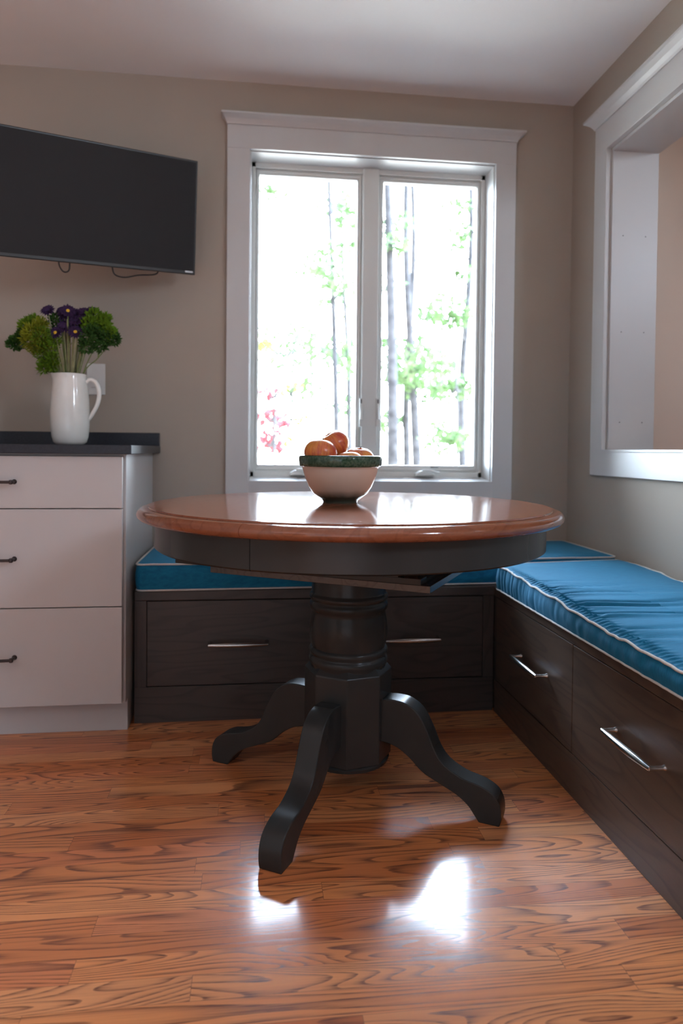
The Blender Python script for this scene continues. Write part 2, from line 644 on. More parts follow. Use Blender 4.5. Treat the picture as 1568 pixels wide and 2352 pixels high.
def band_mat():
    m, nt, b = new_mat('green_embossed_glaze')
    g = G(nt)
    n = g.noise(g.pos(), 160.0, 2.0)
    c = g.ramp(n, [(0.35, (0.018, 0.050, 0.026)), (0.7, (0.060, 0.105, 0.065))])
    g.put(b.inputs['Base Color'], c)
    b.inputs['Roughness'].default_value = 0.2
    return m


M['band'] = band_mat()
M['floor'] = oak_floor()

# ------------------------------------------------------------------ the room
H = 2.362
XL, YR = -4.2, -5.2
bm = NB()
box(bm, XL - 0.15, 2.55, YR - 0.15, 0.13, -0.12, 0.0)
struct('floor', bm, M['floor'])
bm = NB()
box(bm, XL - 0.15, 0.183, YR - 0.15, 0.13, H, H + 0.12)
struct('ceiling', bm, M['ceiling'])

# window wall, with the opening for window_1
WX0, WX1, WZ0, WZ1 = -1.347, -0.340, 0.7795, 2.0945
bm = NB()
box(bm, XL - 0.15, WX0, 0, 0.13, 0, H)
box(bm, WX1, 0.09, 0, 0.13, 0, H)
box(bm, WX0, WX1, 0, 0.13, 0, WZ0)
box(bm, WX0, WX1, 0, 0.13, WZ1, H)
struct('wall_back', bm, M['wall'])

# wall with the pass-through to the hall
OY0, OY1, OZ0, OZ1 = -0.3245, -2.35, 0.908, 2.046
bm = NB()
box(bm, 0, 0.183, OY0, 0.0, 0, H)
box(bm, 0, 0.183, -2.65, OY1, 0, H)
box(bm, 0, 0.183, YR, -3.25, 0, H)
box(bm, 0, 0.183, -3.25, -2.65, 0, 1.5)
box(bm, 0, 0.183, -3.25, -2.65, 2.1, H)
box(bm, 0, 0.183, OY1, OY0, 0, OZ0)
box(bm, 0, 0.183, OY1, OY0, OZ1, H)
struct('wall_right', bm, M['wall'])

# unseen walls behind the camera; the rear one has an added fill-light opening
bm = NB()
for a in ((XL - 0.15, -3.2, 0, H), (-1.0, 0.183, 0, H), (-3.2, -1.0, 0, 0.1), (-3.2, -1.0, 2.1, H)):
    box(bm, a[0], a[1], YR - 0.15, YR, a[2], a[3])
struct('wall_front', bm, M['unseen_wall'])
bm = NB()
box(bm, XL - 0.15, XL, YR, 0, 0, H)
struct('wall_left', bm, M['unseen_wall'])

# the hall beyond the pass-through
HH = 2.75
bm = NB()
box(bm, 0.09, 2.55, 0.0, 0.13, 0, HH)
struct('wall_hall_end', bm, M['peach'])
bm = NB()
box(bm, 2.4, 2.55, -2.6, 0.0, 0, HH)
box(bm, 0.183, 0.26, -2.45, 0.0, H + 0.12, HH)
struct('wall_hall_side', bm, M['peach'])
bm = NB()
for a in ((0.183, 1.175, 0, HH), (1.625, 2.4, 0, HH), (1.175, 1.625, 0, 2.0), (1.175, 1.625, 2.40, HH)):
    box(bm, a[0], a[1], -2.6, -2.45, a[2], a[3])
struct('wall_hall_front', bm, M['peach'])
bm = NB()
box(bm, 0.1, 2.55, -2.6, 0.13, HH, HH + 0.1)
struct('ceiling_hall', bm, M['ceiling'])

bm = NB()
box(bm, -70, 70, 0.6, 110, -0.7, -0.45)
struct('ground', bm, M['ground'])

# ------------------------------------------------------------------ window_1
win = thing('window_1', None, None, (-0.843, 0.05, WZ0))
win['kind'] = 'structure'


def wpart(name, bm, mat, parent=win, **k):
    return obj(name, bm, mat, parent, **k)


CX0, CX1 = -1.437, -0.254
bm = NB()
box(bm, CX0, WX0, -0.02, 0, WZ0 - 0.09, WZ1 + 0.0)
wpart('casing', bm, M['trim'], bevel=0.0015)
bm = NB()
box(bm, WX1, CX1, -0.02, 0, WZ0 - 0.09, WZ1 + 0.0)
wpart('casing', bm, M['trim'], bevel=0.0015)
bm = NB()
box(bm, CX0, CX1, -0.02, 0, WZ1, 2.186)
wpart('head_casing', bm, M['trim'], bevel=0.001)
bm = NB()
box(bm, WX0, WX1, -0.02, 0, WZ0 - 0.09, WZ0)
wpart('apron_casing', bm, M['trim'], bevel=0.001)


def crown(bm, axis, a0, a1, z0, z1, out, face):
    """small cove crown with returned ends; runs along X (face at y=face, towards -y) or along Y (face at x=face, towards -x)"""
    prof = [(0.0, 0.0), (0.004, 0.0), (0.008, 0.18), (0.018, 0.48), (0.034, 0.74), (0.040, 0.80), (0.040, 1.0), (0.0, 1.0)]
    prof = [(o * out / 0.040, z0 + t * (z1 - z0)) for o, t in prof]
    A, B = [], []
    for o, z in prof:
        if axis == 'X':
            A.append(bm.verts.new((a0 - o * 0.6, face - o, z)))
            B.append(bm.verts.new((a1 + o * 0.8, face - o, z)))
        else:
            A.append(bm.verts.new((face - o, a0 + o * 0.9, z)))
            B.append(bm.verts.new((face - o, a1, z)))
    n = len(prof)
    for i in range(n - 1):
        bm.faces.new((A[i], A[i + 1], B[i + 1], B[i]))
    # returned ends down to the wall
    for S in (A, B):
        wallv = [bm.verts.new((v.co.x, 0, v.co.z) if axis == 'X' else (0, v.co.y, v.co.z)) for v in S]
        for i in range(n - 1):
            bm.faces.new((S[i], S[i + 1], wallv[i + 1], wallv[i]))
    bmesh.ops.remove_doubles(bm, verts=bm.verts, dist=1e-5)
    bmesh.ops.recalc_face_normals(bm, faces=bm.faces)
    return bm


wpart('crown_cap', crown(NB(), 'X', CX0, CX1, 2.186, 2.221, 0.036, -0.02), M['trim'])

FY = 0.105
bm = NB()          # jamb boards lining the opening
t = 0.012
box(bm, WX0 - 0.004, WX0 + 0.004, 0.0, FY, WZ0, WZ1)
box(bm, WX1 - 0.004, WX1 + 0.004, 0.0, FY, WZ0, WZ1)
box(bm, WX0, WX1, 0.0, FY, WZ1 - 0.004, WZ1 + 0.004)
wpart('jamb', bm, M['trim'])
bm = NB()
ngon_prism(bm, [(WX0, -0.002, WZ0), (WX0, FY, WZ0 + 0.013), (WX0, FY, WZ0 - 0.01), (WX0, -0.002, WZ0 - 0.01)], (WX1 - WX0, 0, 0))
wpart('sill_board', bm, M['trim'])
# vinyl frame: outer frame with stop, mullion post
bm = NB()
fo = 0.018
box(bm, WX0 + 0.004, WX0 + 0.004 + fo, FY - 0.004, 0.15, WZ0, WZ1)
box(bm, WX1 - 0.004 - fo, WX1 - 0.004, FY - 0.004, 0.15, WZ0, WZ1)
box(bm, WX0, WX1, FY - 0.004, 0.15, WZ1 - 0.024, WZ1)
box(bm, WX0, WX1, FY - 0.004, 0.15, WZ0 + 0.0, WZ0 + 0.034)
wpart('frame', bm, M['vinyl'], bevel=0.002)
bm = NB()
box(bm, -0.878, -0.808, FY - 0.018, 0.15, WZ0 + 0.012, WZ1 - 0.004)
wpart('mullion', bm, M['vinyl'], bevel=0.006, seg=3)
GZ0, GZ1 = 0.842, 2.047


def sash(x0, x1, g0, g1):
    s = NB()
    a, c = 0.116, 0.148
    box(s, x0, g0, a, c, WZ0 + 0.034, WZ1 - 0.024)
    box(s, g1, x1, a, c, WZ0 + 0.034, WZ1 - 0.024)
    box(s, g0, g1, a, c, WZ0 + 0.034, GZ0)
    box(s, g0, g1, a, c, GZ1, WZ1 - 0.024)
    # glazing bead, a thin step inside the sash
    for q in ((x0 + 0.004, x0 + 0.010), (x1 - 0.010, x1 - 0.004)):
        box(s, q[0], q[1], a - 0.005, a + 0.01, WZ0 + 0.040, WZ1 - 0.030)
    for q in ((WZ0 + 0.040, WZ0 + 0.048), (WZ1 - 0.038, WZ1 - 0.030)):
        box(s, x0 + 0.010, x1 - 0.010, a - 0.005, a + 0.01, q[0], q[1])
    o = wpart('sash', s, M['vinyl'], bevel=0.002)
    pbm = NB()
    box(pbm, g0, g1, 0.130, 0.134, GZ0, GZ1)
    wpart('pane', pbm, M['glass'], parent=o)
    return o


sash(WX0 + 0.022, -0.878, -1.310, -0.899)
sash(-0.808, WX1 - 0.022, -0.787, -0.376)
for sx in (-0.8785, -0.8075):        # casement lock levers beside the mullion
    bm = NB()
    box(bm, sx - 0.007, sx + 0.007, 0.080, 0.088, 1.005, 1.125)
    tube(bm, [(sx, 0.085, 1.115), (sx, 0.079, 1.095), (sx, 0.073, 1.055), (sx, 0.070, 1.035)], [0.003, 0.0045, 0.005, 0.0065], 10)
    wpart('lock_lever', bm, M['vinyl'], smooth=True)
    bm = NB()
    box(bm, sx - 0.0022, sx + 0.0022, 0.0775, 0.0805, 1.072, 1.120)
    wpart('lock_slot', bm, M['steel'])
for cx in (-1.135, -0.600):          # folding crank operators on the bottom rail
    bm = NB()
    pts = [(cx - 0.045, 0.8), (cx - 0.040, 0.812), (cx - 0.022, 0.822), (cx + 0.012, 0.824), (cx + 0.034, 0.818), (cx + 0.040, 0.8)]
    ngon_prism(bm, [(px, 0.066, pz - 0.002) for px, pz in pts], (0, 0.045, 0))
    wpart('crank_housing', bm, M['vinyl'], bevel=0.005, seg=3)
    bm = NB()
    tube(bm, catmull([(cx - 0.015, 0.062, 0.822), (cx + 0.015, 0.056, 0.822), (cx + 0.042, 0.060, 0.814), (cx + 0.058, 0.063, 0.812)], 5), 0.0055, 10)
    wpart('crank_handle', bm, M['vinyl'], smooth=True)
    bm = NB()
    box(bm, cx + 0.030, cx + 0.062, 0.098, 0.106, 0.833, 0.837)
    wpart('crank_arm', bm, M['steel'])

# ------------------------------------------------------------------ trim around the pass-through
tr = thing('trim_1', None, None, (0.0, OY0, OZ0))
tr['kind'] = 'structure'
bm = NB()
box(bm, -0.02, 0, OY0 - 0.0, -0.2359, OZ0, 2.046)
obj('side_casing', bm, M['trim'], tr, bevel=0.0012)
bm = NB()
box(bm, -0.02, 0, OY1 - 0.09, -0.2359, 2.046, 2.150)
obj('head_casing', bm, M['trim'], tr, bevel=0.0012)
obj('crown_cap', crown(NB(), 'Y', -0.2359, OY1 - 0.09, 2.150, 2.192, 0.036, -0.02), M['trim'], tr)
bm = NB()
box(bm, -0.02, 0, OY1 - 0.09, -0.2359, 0.8176, OZ0 + 0.001)
obj('sill_casing', bm, M['trim'], tr, bevel=0.0012)
bm = NB()
box(bm, 0.001, 0.183, OY0 - 0.012, OY0, OZ0, OZ1)
jb = obj('side_jamb', bm, M['trim'], tr)
for z in (1.02, 1.36, 1.72):
    for x in (0.045, 0.135):
        bm = NB()
        tube(bm, [(x, OY0 - 0.0128, z), (x, OY0 - 0.010, z)], 0.0022, 8)
        obj('nail_hole', bm, M['bronze'], jb)
bm = NB()
box(bm, 0.001, 0.183, OY1, OY0 - 0.012, OZ1 - 0.012, OZ1)
obj('head_jamb', bm, M['trim'], tr)
bm = NB()
box(bm, -0.02, 0.183, OY1, OY0, OZ0 - 0.002, OZ0 + 0.008)
obj('sill_board', bm, M['trim'], tr)

# ------------------------------------------------------------------ dining table
TC = (-1.067, -0.980)
TA = R(-31)
table = thing('dining_table', 'round pedestal dining table with reddish wood top and black base', 'table', (TC[0], TC[1], 0), TA)
TOP = [(0.0, 0.7640), (0.512, 0.7640), (0.5165, 0.7636), (0.5172, 0.7605), (0.5205, 0.7598), (0.529, 0.7588), (0.537, 0.7560), (0.5425, 0.7510), (0.545, 0.7445), (0.5435, 0.7380), (0.538, 0.7325), (0.529, 0.7290), (0.515, 0.7275), (0.0, 0.7275)]
gap = 0.0006
for a0 in (-PI / 2, PI / 2):
    bm = NB()
    lathe(bm, TOP, 96, (0, 0), a0, a0 + PI)
    bmesh.ops.translate(bm, verts=bm.verts, vec=(gap if a0 < 0 else -gap, 0, 0))
    obj('tabletop', bm, M['top'], table, smooth=True, local=True, angle=50)
for a0 in (-PI / 2, PI / 2):
    bm = NB()
    d = 0.0016
    lathe(bm, [(0.503, 0.664), (0.503, 0.7272), (0.482, 0.7272), (0.482, 0.660), (0.498, 0.660)], 96, (0, 0), a0 + d, a0 + PI - d, close=True)
    obj('apron', bm, M['black'], table, smooth=True, local=True)
bm = NB()
box(bm, -0.29, 0.29, -0.22, 0.22, 0.590, 0.606)
obj('pedestal_plate', bm, M['raw'], table, local=True, bevel=0.001)
for sy, x0, x1 in ((-1, -0.40, 0.268), (1, -0.268, 0.40)):
    bm = NB()
    box(bm, x0, x1, sy * 0.1975 - 0.0225, sy * 0.1975 + 0.0225, 0.606, 0.620)
    obj('slide_rail', bm, M['black'], table, local=True, bevel=0.001)
    bm = NB()
    box(bm, -0.18, 0.18, sy * 0.06 - 0.02, sy * 0.06 + 0.02, 0.621, 0.7272)
    obj('inner_slide', bm, M['slide'], table, local=True)
    for x in (0.20, -0.20):
        bm = NB()
        box(bm, x - 0.015, x + 0.015, sy * 0.1975 - 0.0225, sy * 0.1975 + 0.0225, 0.620, 0.7272)
        obj('slide_block', bm, M['black'], table, local=True)
for x in (0.262, -0.262):
    bm = NB()
    box(bm, x - 0.006, x + 0.006, -0.175, 0.175, 0.606, 0.614)
    obj('cross_rail', bm, M['black'], table, local=True)
COLP = [(0.0, 0.590), (0.099, 0.590), (0.099, 0.532), (0.100, 0.527), (0.1035, 0.524), (0.1052, 0.519), (0.1035, 0.514), (0.1000, 0.511), (0.0998, 0.508), (0.1035, 0.503), (0.1052, 0.496), (0.1035, 0.489), (0.0995, 0.484), (0.0975, 0.479), (0.0985, 0.472), (0.1015, 0.458), (0.1040, 0.438), (0.1042, 0.420), (0.1020, 0.402), (0.0990, 0.391), (0.0980, 0.387), (0.1010, 0.385), (0.1048, 0.380), (0.1040, 0.373), (0.1000, 0.368), (0.0995, 0.364), (0.1030, 0.361), (0.1055, 0.354), (0.1045, 0.346), (0.101, 0.341), (0.100, 0.330), (0.0, 0.330)]
bm = NB()
lathe(bm, COLP, 64)
obj('turned_column', bm, M['black'], table, smooth=True, local=True, angle=60)
bm = NB()
rings = []
for r, z in ((0.100, 0.344), (0.1165, 0.326), (0.1165, 0.098)):
    rings.append([bm.verts.new((r * math.cos(R(22.5 + 45 * k)), r * math.sin(R(22.5 + 45 * k)), z)) for k in range(8)])
for i in range(2):
    for k in range(8):
        bm.faces.new((rings[i][k], rings[i][(k + 1) % 8], rings[i + 1][(k + 1) % 8], rings[i + 1][k]))
bm.faces.new(rings[0])
bm.faces.new(rings[2][::-1])
bmesh.ops.recalc_face_normals(bm, faces=bm.faces)
obj('octagonal_post', bm, M['black'], table, local=True, bevel=0.0025)
bm = NB()
lathe(bm, [(0.0, 0.098), (0.108, 0.098), (0.112, 0.094), (0.110, 0.086), (0.100, 0.081), (0.0, 0.080)], 56)
obj('base_disc', bm, M['black'], table, smooth=True, local=True)
UPP = [(0.100, 0.262), (0.135, 0.266), (0.172, 0.262), (0.206, 0.240), (0.232, 0.196), (0.252, 0.152), (0.276, 0.123), (0.318, 0.101), (0.366, 0.090), (0.398, 0.074), (0.413, 0.050), (0.416, 0.022), (0.412, 0.0)]
LOW = [(0.362, 0.0), (0.350, 0.016), (0.334, 0.036), (0.306, 0.056), (0.262, 0.075), (0.218, 0.095), (0.184, 0.124), (0.154, 0.143), (0.128, 0.151), (0.100, 0.154)]
prof = catmull([(a, 0, b) for a, b in UPP], 5) + catmull([(a, 0, b) for a, b in LOW], 5)
for k in range(4):
    bm = NB()
    ngon_prism(bm, [(p.x, -0.028, max(p.z, 0.0)) for p in prof], (0, 0.056, 0))
    bm.transform(rot_z(k * PI / 2))
    obj('leg', bm, M['black'], table, smooth=True, local=True, bevel=0.004, seg=3, angle=30)

# ------------------------------------------------------------------ fruit bowl and apples
BX, BY, BZ = -1.088, -0.940, 0.764
bowl = thing('fruit_bowl', 'clay fruit bowl with an embossed green rim band on the round table', 'bowl', (BX, BY, BZ))
bm = NB()
lathe(bm, [(0.0, 0.004), (0.040, 0.004), (0.0465, 0.0), (0.0475, 0.003), (0.049, 0.006), (0.058, 0.012), (0.0735, 0.024), (0.0855, 0.042), (0.0955, 0.066), (0.1025, 0.090), (0.1040, 0.095), (0.1065, 0.0965), (0.1070, 0.122), (0.105, 0.1255), (0.101, 0.1235), (0.100, 0.095), (0.092, 0.066), (0.081, 0.044), (0.068, 0.027), (0.050, 0.016), (0.0, 0.013)], 72)
bb = obj('body', bm, M['bowl'], bowl, smooth=True, local=True, angle=60)
bm = NB()
NS = 132
prof = [(0.1062, 0.0965), (0.1095, 0.0975), (0.1110, 0.103), (0.1120, 0.110), (0.1127, 0.117), (0.1125, 0.1235), (0.1100, 0.1262), (0.1062, 0.1268)]
rings = []
for i, (r, z) in enumerate(prof):
    ring = []
    for k in range(NS):
        amp = 0.0014 if 1 < i < 5 else 0.0
        q = k % 6
        dz = {0: 0.7, 1: 1.0, 2: 0.3, 3: -0.6, 4: 0.2, 5: -0.2}[q]
        rr = r + amp * dz * (1.0 if (k // 6 + i) % 2 else 0.5)
        a = 2 * PI * k / NS
        ring.append(bm.verts.new((rr * math.cos(a), rr * math.sin(a), z)))
    rings.append(ring)
for i in range(len(prof) - 1):
    for k in range(NS):
        bm.faces.new((rings[i][k], rings[i][(k + 1) % NS], rings[i + 1][(k + 1) % NS], rings[i + 1][k]))
bmesh.ops.recalc_face_normals(bm, faces=bm.faces)
obj('rim_band', bm, M['band'], bowl, smooth=True, local=True, angle=60)


def apple(loc, r, tilt, heading, label, squash=0.88):
    mtx = Matrix.Translation(loc) @ rot_z(heading) @ Matrix.Rotation(tilt, 4, 'Y')
    t = thing('apple', label, 'apple', matrix=mtx, group='apples in the fruit bowl')
    bm = NB()
    n = 26
    pr = []
    for i in range(n + 1):
        a = PI * i / n
        rad = math.sin(a) * (1 + 0.06 * math.cos(a))
        z = math.cos(a)
        dip = 0.30 * math.exp(-(rad / 0.24) ** 2) if z > 0 else 0.22 * math.exp(-(rad / 0.22) ** 2)
        zz = z - dip if z > 0 else z + dip
        pr.append((0.0 if i in (0, n) else rad * r, zz * r * squash))
    lathe(bm, pr, 40)
    for v in bm.verts:
        a = math.atan2(v.co.y, v.co.x)
        k = 1 + 0.018 * math.cos(5 * a) * (0.5 - v.co.z / r) + 0.02 * math.cos(a + 1.0)
        v.co.x *= k
        v.co.y *= k
    obj('skin', bm, M['apple'], t, smooth=True, local=True)
    bm = NB()
    tube(bm, [(0, 0, r * squash * 0.66), (0.001, 0, r * squash * 0.9), (0.004, 0.001, r * squash * 1.04)], [0.0013, 0.0012, 0.0017], 8)
    obj('stem', bm, M['apple_stem'], t, smooth=True, local=True)
    return t


apple((BX - 0.0580, BY - 0.030, BZ + 0.1320), 0.0440, R(8), 0.4, 'gold and red apple sitting at the side of the bowl, largest in view')
apple((BX - 0.0130, BY + 0.034, BZ + 0.1560), 0.0420, R(-36), R(10), 'highest apple in the bowl, tilted with its stem end showing')
apple((BX + 0.0530, BY + 0.010, BZ + 0.1130), 0.0420, R(10), R(-80), 'low apple beside the window mullion with its hollow facing up')
apple((BX + 0.0165, BY - 0.056, BZ + 0.1070), 0.0375, R(4), R(120), 'apple barely showing above the front of the green bowl rim', 0.84)

# ------------------------------------------------------------------ storage benches along the walls
BFY = -0.487
BFX = -0.487


def bar_pull(p0, p1, out, mat, rmid=0.0085, rend=0.0048, stand=0.034, foot=True, parent=None):
    """a bar pull that swells in the middle, on two posts"""
    p0, p1, out = Vector(p0), Vector(p1), Vector(out).normalized()
    bm = NB()
    n = 18
    pts, rad = [], []
    for i in range(n + 1):
        u = i / n
        pts.append(p0.lerp(p1, u) + out * (stand + 0.002 * math.sin(PI * u)))
        rad.append(rend + (rmid - rend) * math.sin(PI * u) ** 0.9)
    tube(bm, pts, rad, 12)
    for u in (0.012, 0.988):
        a = p0.lerp(p1, u)
        tube(bm, [a, a + out * 0.003, a + out * 0.006, a + out * (stand + 0.002)], [0.0068, 0.0062, 0.0045, 0.0045], 12)
    return obj('handle', bm, mat, parent, smooth=True, angle=60)


bench = thing('storage_bench', 'dark stained storage bench under the window with two wide drawers', 'bench', (-1.1, BFY, 0))
bm = NB()
box(bm, -1.708, -0.004, BFY + 0.02, -0.004, 0.0, 0.405)
obj('carcass', bm, M['bench'], bench)
bm = NB()
box(bm, -1.708, -0.489, BFY, BFY + 0.02, 0.0, 0.118)
obj('plinth', bm, M['bench'], bench, bevel=0.001)
for a, b2 in ((-1.708, -1.669), (-1.102, -1.076), (-0.527, -0.489)):
    bm = NB()
    box(bm, a, b2, BFY, BFY + 0.02, 0.1185, 0.4045)
    obj('stile', bm, M['bench_z'], bench, bevel=0.001)
bm = NB()
box(bm, -1.708, -0.004, BFY - 0.006, -0.004, 0.405, 0.438)
obj('seat_board', bm, M['bench'], bench, bevel=0.003)
for x0, x1, hc in ((-1.667, -1.104, -1.370), (-1.074, -0.529, -0.785)):
    bm = NB()
    box(bm, x0, x1, BFY - 0.002, BFY + 0.018, 0.122, 0.402)
    d = obj('drawer', bm, M['bench'], bench, bevel=0.0015)
    bar_pull((hc - 0.096, BFY - 0.002, 0.262), (hc + 0.096, BFY - 0.002, 0.262), (0, -1, 0), M['nickel'], parent=d)

bench2 = thing('storage_bench', 'dark stained storage bench along the pass-through wall, pale pulls on its drawers', 'bench', (BFX, -1.1, 0))
YE = -1.78
bm = NB()
box(bm, BFX + 0.02, -0.004, YE, -0.489, 0.0, 0.405)
obj('carcass', bm, M['bench_y_lit'], bench2)
bm = NB()
box(bm, BFX, BFX + 0.02, YE, -0.489, 0.0, 0.112)
obj('plinth', bm, M['bench_y_lit'], bench2, bevel=0.001)
for a, b2 in ((-0.512, -0.489), (YE, -1.735)):
    bm = NB()
    box(bm, BFX, BFX + 0.02, a, b2, 0.1125, 0.4045)
    obj('stile', bm, M['bench_z'], bench2, bevel=0.001)
bm = NB()
box(bm, BFX - 0.006, -0.004, YE, -0.494, 0.405, 0.438)
obj('seat_board', bm, M['bench_y_lit'], bench2, bevel=0.003)
for y0, y1, hc in ((-1.090, -0.514, -0.838), (-1.733, -1.094, -1.411)):
    bm = NB()
    box(bm, BFX - 0.002, BFX + 0.018, y0, y1, 0.116, 0.402)
    d = obj('drawer', bm, M['bench_y_lit'], bench2, bevel=0.0015)
    bar_pull((BFX - 0.002, hc - 0.098, 0.268), (BFX - 0.002, hc + 0.098, 0.268), (-1, 0, 0), M['nickel'], parent=d)


# ------------------------------------------------------------------ seat cushions
def cushion(quad, z0, z1, label, seed, pleat=1.0, loc=None, crown_h=0.008, sag=None):
    """boxed cushion on a quad outline (front-start, front-end, back-end, back-start); returns thing with cover and two piping cords"""
    Q = [Vector((x, y, 0)) for x, y in quad]
    L = ((Q[1] - Q[0]).length + (Q[2] - Q[3]).length) / 2
    Wd = ((Q[3] - Q[0]).length + (Q[2] - Q[1]).length) / 2

    def at(u, v):
        s, t = u / L, v / Wd
        return (Q[0] * (1 - s) + Q[1] * s) * (1 - t) + (Q[3] * (1 - s) + Q[2] * s) * t

    rc = 0.022
    # perimeter parameters: list of (kind, data), the front side finely cut
    def ring(d):
        r = max(rc - d, 0.0)
        l0, l1, w0, w1 = d, L - d, d, Wd - d
        if w1 < w0:
            w0 = w1 = Wd / 2
        pts = []
        nf, ns, nb, nc = int(L / 0.0045), 36, 90, 6

        def seg(a, b, n):
            for i in range(n):
                pts.append((a[0] + (b[0] - a[0]) * i / n, a[1] + (b[1] - a[1]) * i / n))

        def arc(cx, cy, a):
            for i in range(nc):
                q = a + (PI / 2) * i / nc
                pts.append((cx + r * math.cos(q), cy + r * math.sin(q)))
        seg((l0 + r, w0), (l1 - r, w0), nf)
        arc(l1 - r, w0 + r, -PI / 2)
        seg((l1, w0 + r), (l1, w1 - r), ns)
        arc(l1 - r, w1 - r, 0)
        seg((l1 - r, w1), (l0 + r, w1), nb)
        arc(l0 + r, w1 - r, PI / 2)
        seg((l0, w1 - r), (l0, w0 + r), ns)
        arc(l0 + r, w0 + r, PI)
        return pts

    def nz(a, b, c):
        return mnoise.noise(Vector((a, b, c + seed)))

    def ztop(u):
        return z1 - (sag(u) if sag else 0.0)

    def edge_wave(u):
        return pleat * (0.0060 * nz(u * 11, 0, 0) + 0.0030 * nz(u * 27, 3, 0))

    def top_z(u, v, d):
        z = ztop(u) + crown_h * (1 - math.exp(-d / 0.05))
        z -= 0.004 * math.exp(-d / 0.004)
        if pleat > 0:
            f = v                                    # distance in from the front edge
            env = math.exp(-((f - 0.022) / 0.016) ** 2)
            mid = max(0.0, math.sin(PI * min(max((u - 0.05) / (L * 0.92), 0), 1))) ** 0.5
            z += 0.0046 * pleat * env * mid * math.sin(2 * PI * u / 0.0175 + 2.2 * nz(u * 9, 5, 1))
            for (uc, wd, dp, ln) in FOLDS:
                c = uc + 0.05 * nz(v * 3.0, uc * 9, 2) + 0.10 * v
                g = math.exp(-((u - c) / wd) ** 2)
                z -= dp * pleat * g * math.exp(-(max(f - 0.05, 0) / ln)) * min(1, max(0, (f - 0.02) / 0.03))
                g2 = math.exp(-((u - c - wd * 2) / (wd * 1.3)) ** 2)
                z += dp * 0.5 * pleat * g2 * math.exp(-(max(f - 0.05, 0) / ln)) * min(1, max(0, (f - 0.02) / 0.03))
            z += 0.004 * nz(u * 4, v * 4, 4) * min(1, d / 0.05)
        return z

    ins = [0.0, 0.003, 0.007, 0.011, 0.015, 0.019, 0.024, 0.029, 0.035, 0.042, 0.05, 0.06, 0.072, 0.086, 0.105, 0.13, 0.16, 0.19, 0.22, Wd / 2]
    ins = [d for d in ins if d < Wd / 2 - 0.002] + [Wd / 2]
    base = ring(0.0)
    N = len(base)
    bm = NB()
    nxt = [None] * N
    outn = []
    for k in range(N):
        a, b = base[k - 1], base[(k + 1) % N]
        tx, ty = b[0] - a[0], b[1] - a[1]
        l = math.hypot(tx, ty) or 1
        outn.append((ty / l, -tx / l))
    # side wall, bottom to top
    rows = []
    nv = 9
    for j in range(nv + 1):
        h = j / nv
        row = []
        for k in range(N):
            u, v = base[k]
            z = z0 + (ztop(u) - 0.004 + edge_wave(u) - z0) * h
            bul = 0.006 * math.sin(PI * h)
            if pleat > 0:
                bul += pleat * SIDE(u, h)
                bul += pleat * 0.002 * nz(u * 40, h * 2, 3)
                bul += edge_wave(u + 0.3) * 0.8 * h
            P = at(u + outn[k][0] * bul, v + outn[k][1] * bul)
            row.append(bm.verts.new((P.x, P.y, z)))
        rows.append(row)
    for d in ins[1:]:
        rg = ring(d)
        row = []
        for k in range(N):
            u, v = rg[k]
            P = at(u, v)
            e = math.exp(-d / 0.012)
            row.append(bm.verts.new((P.x, P.y, top_z(u, v, d) + edge_wave(u) * e)))
        rows.append(row)
    for i in range(len(rows) - 1):
        A, B = rows[i], rows[i + 1]
        for k in range(N):
            bm.faces.new((A[k], A[(k + 1) % N], B[(k + 1) % N], B[k]))
    bm.faces.new(rows[0][::-1])
    top_edge = [v.co.copy() for v in rows[nv]]
    bot_edge = [v.co.copy() for v in rows[0]]
    t = thing('seat_cushion', label, 'cushion', loc)
    obj('cover', bm, M['fabric'], t, smooth=True, angle=80)

    def cord(edge, dz):
        step = 2
        pts = []
        for k in range(0, N, step):
            u, v = base[k]
            n2 = at(u + outn[k][0] * 0.0015, v + outn[k][1] * 0.0015) - at(u, v)
            pts.append(edge[k] + n2 + Vector((0, 0, dz)))
        return pts
    bm = NB()
    tube(bm, cord(top_edge, 0.0012), 0.0033, 8, closed=True)
    obj('piping', bm, M['piping'], t, smooth=True, angle=80)
    bm = NB()
    tube(bm, cord(bot_edge, 0.0030), 0.0030, 8, closed=True)
    obj('piping', bm, M['piping'], t, smooth=True, angle=80)
    return t


_rs = random.Random(5)
CREASES = []
pos_u = 0.02
while pos_u < 0.62:
    CREASES.append((pos_u, _rs.uniform(0.003, 0.009), _rs.uniform(-0.0055, 0.003), _rs.uniform(-0.012, 0.012), _rs.uniform(0.0, 1.0)))
    pos_u += _rs.uniform(0.012, 0.038)


def SIDE(u, h):
    s = 0.0
    for c, w, a, sl, hp in CREASES:
        q = (u - c - sl * h) / w
        if abs(q) < 3:
            s += a * math.exp(-q * q) * (0.45 + 0.55 * math.sin(PI * min(1, max(0, h * 0.8 + 0.2 * hp)))) * max(0.25, 1 - c / 0.7)
    return s


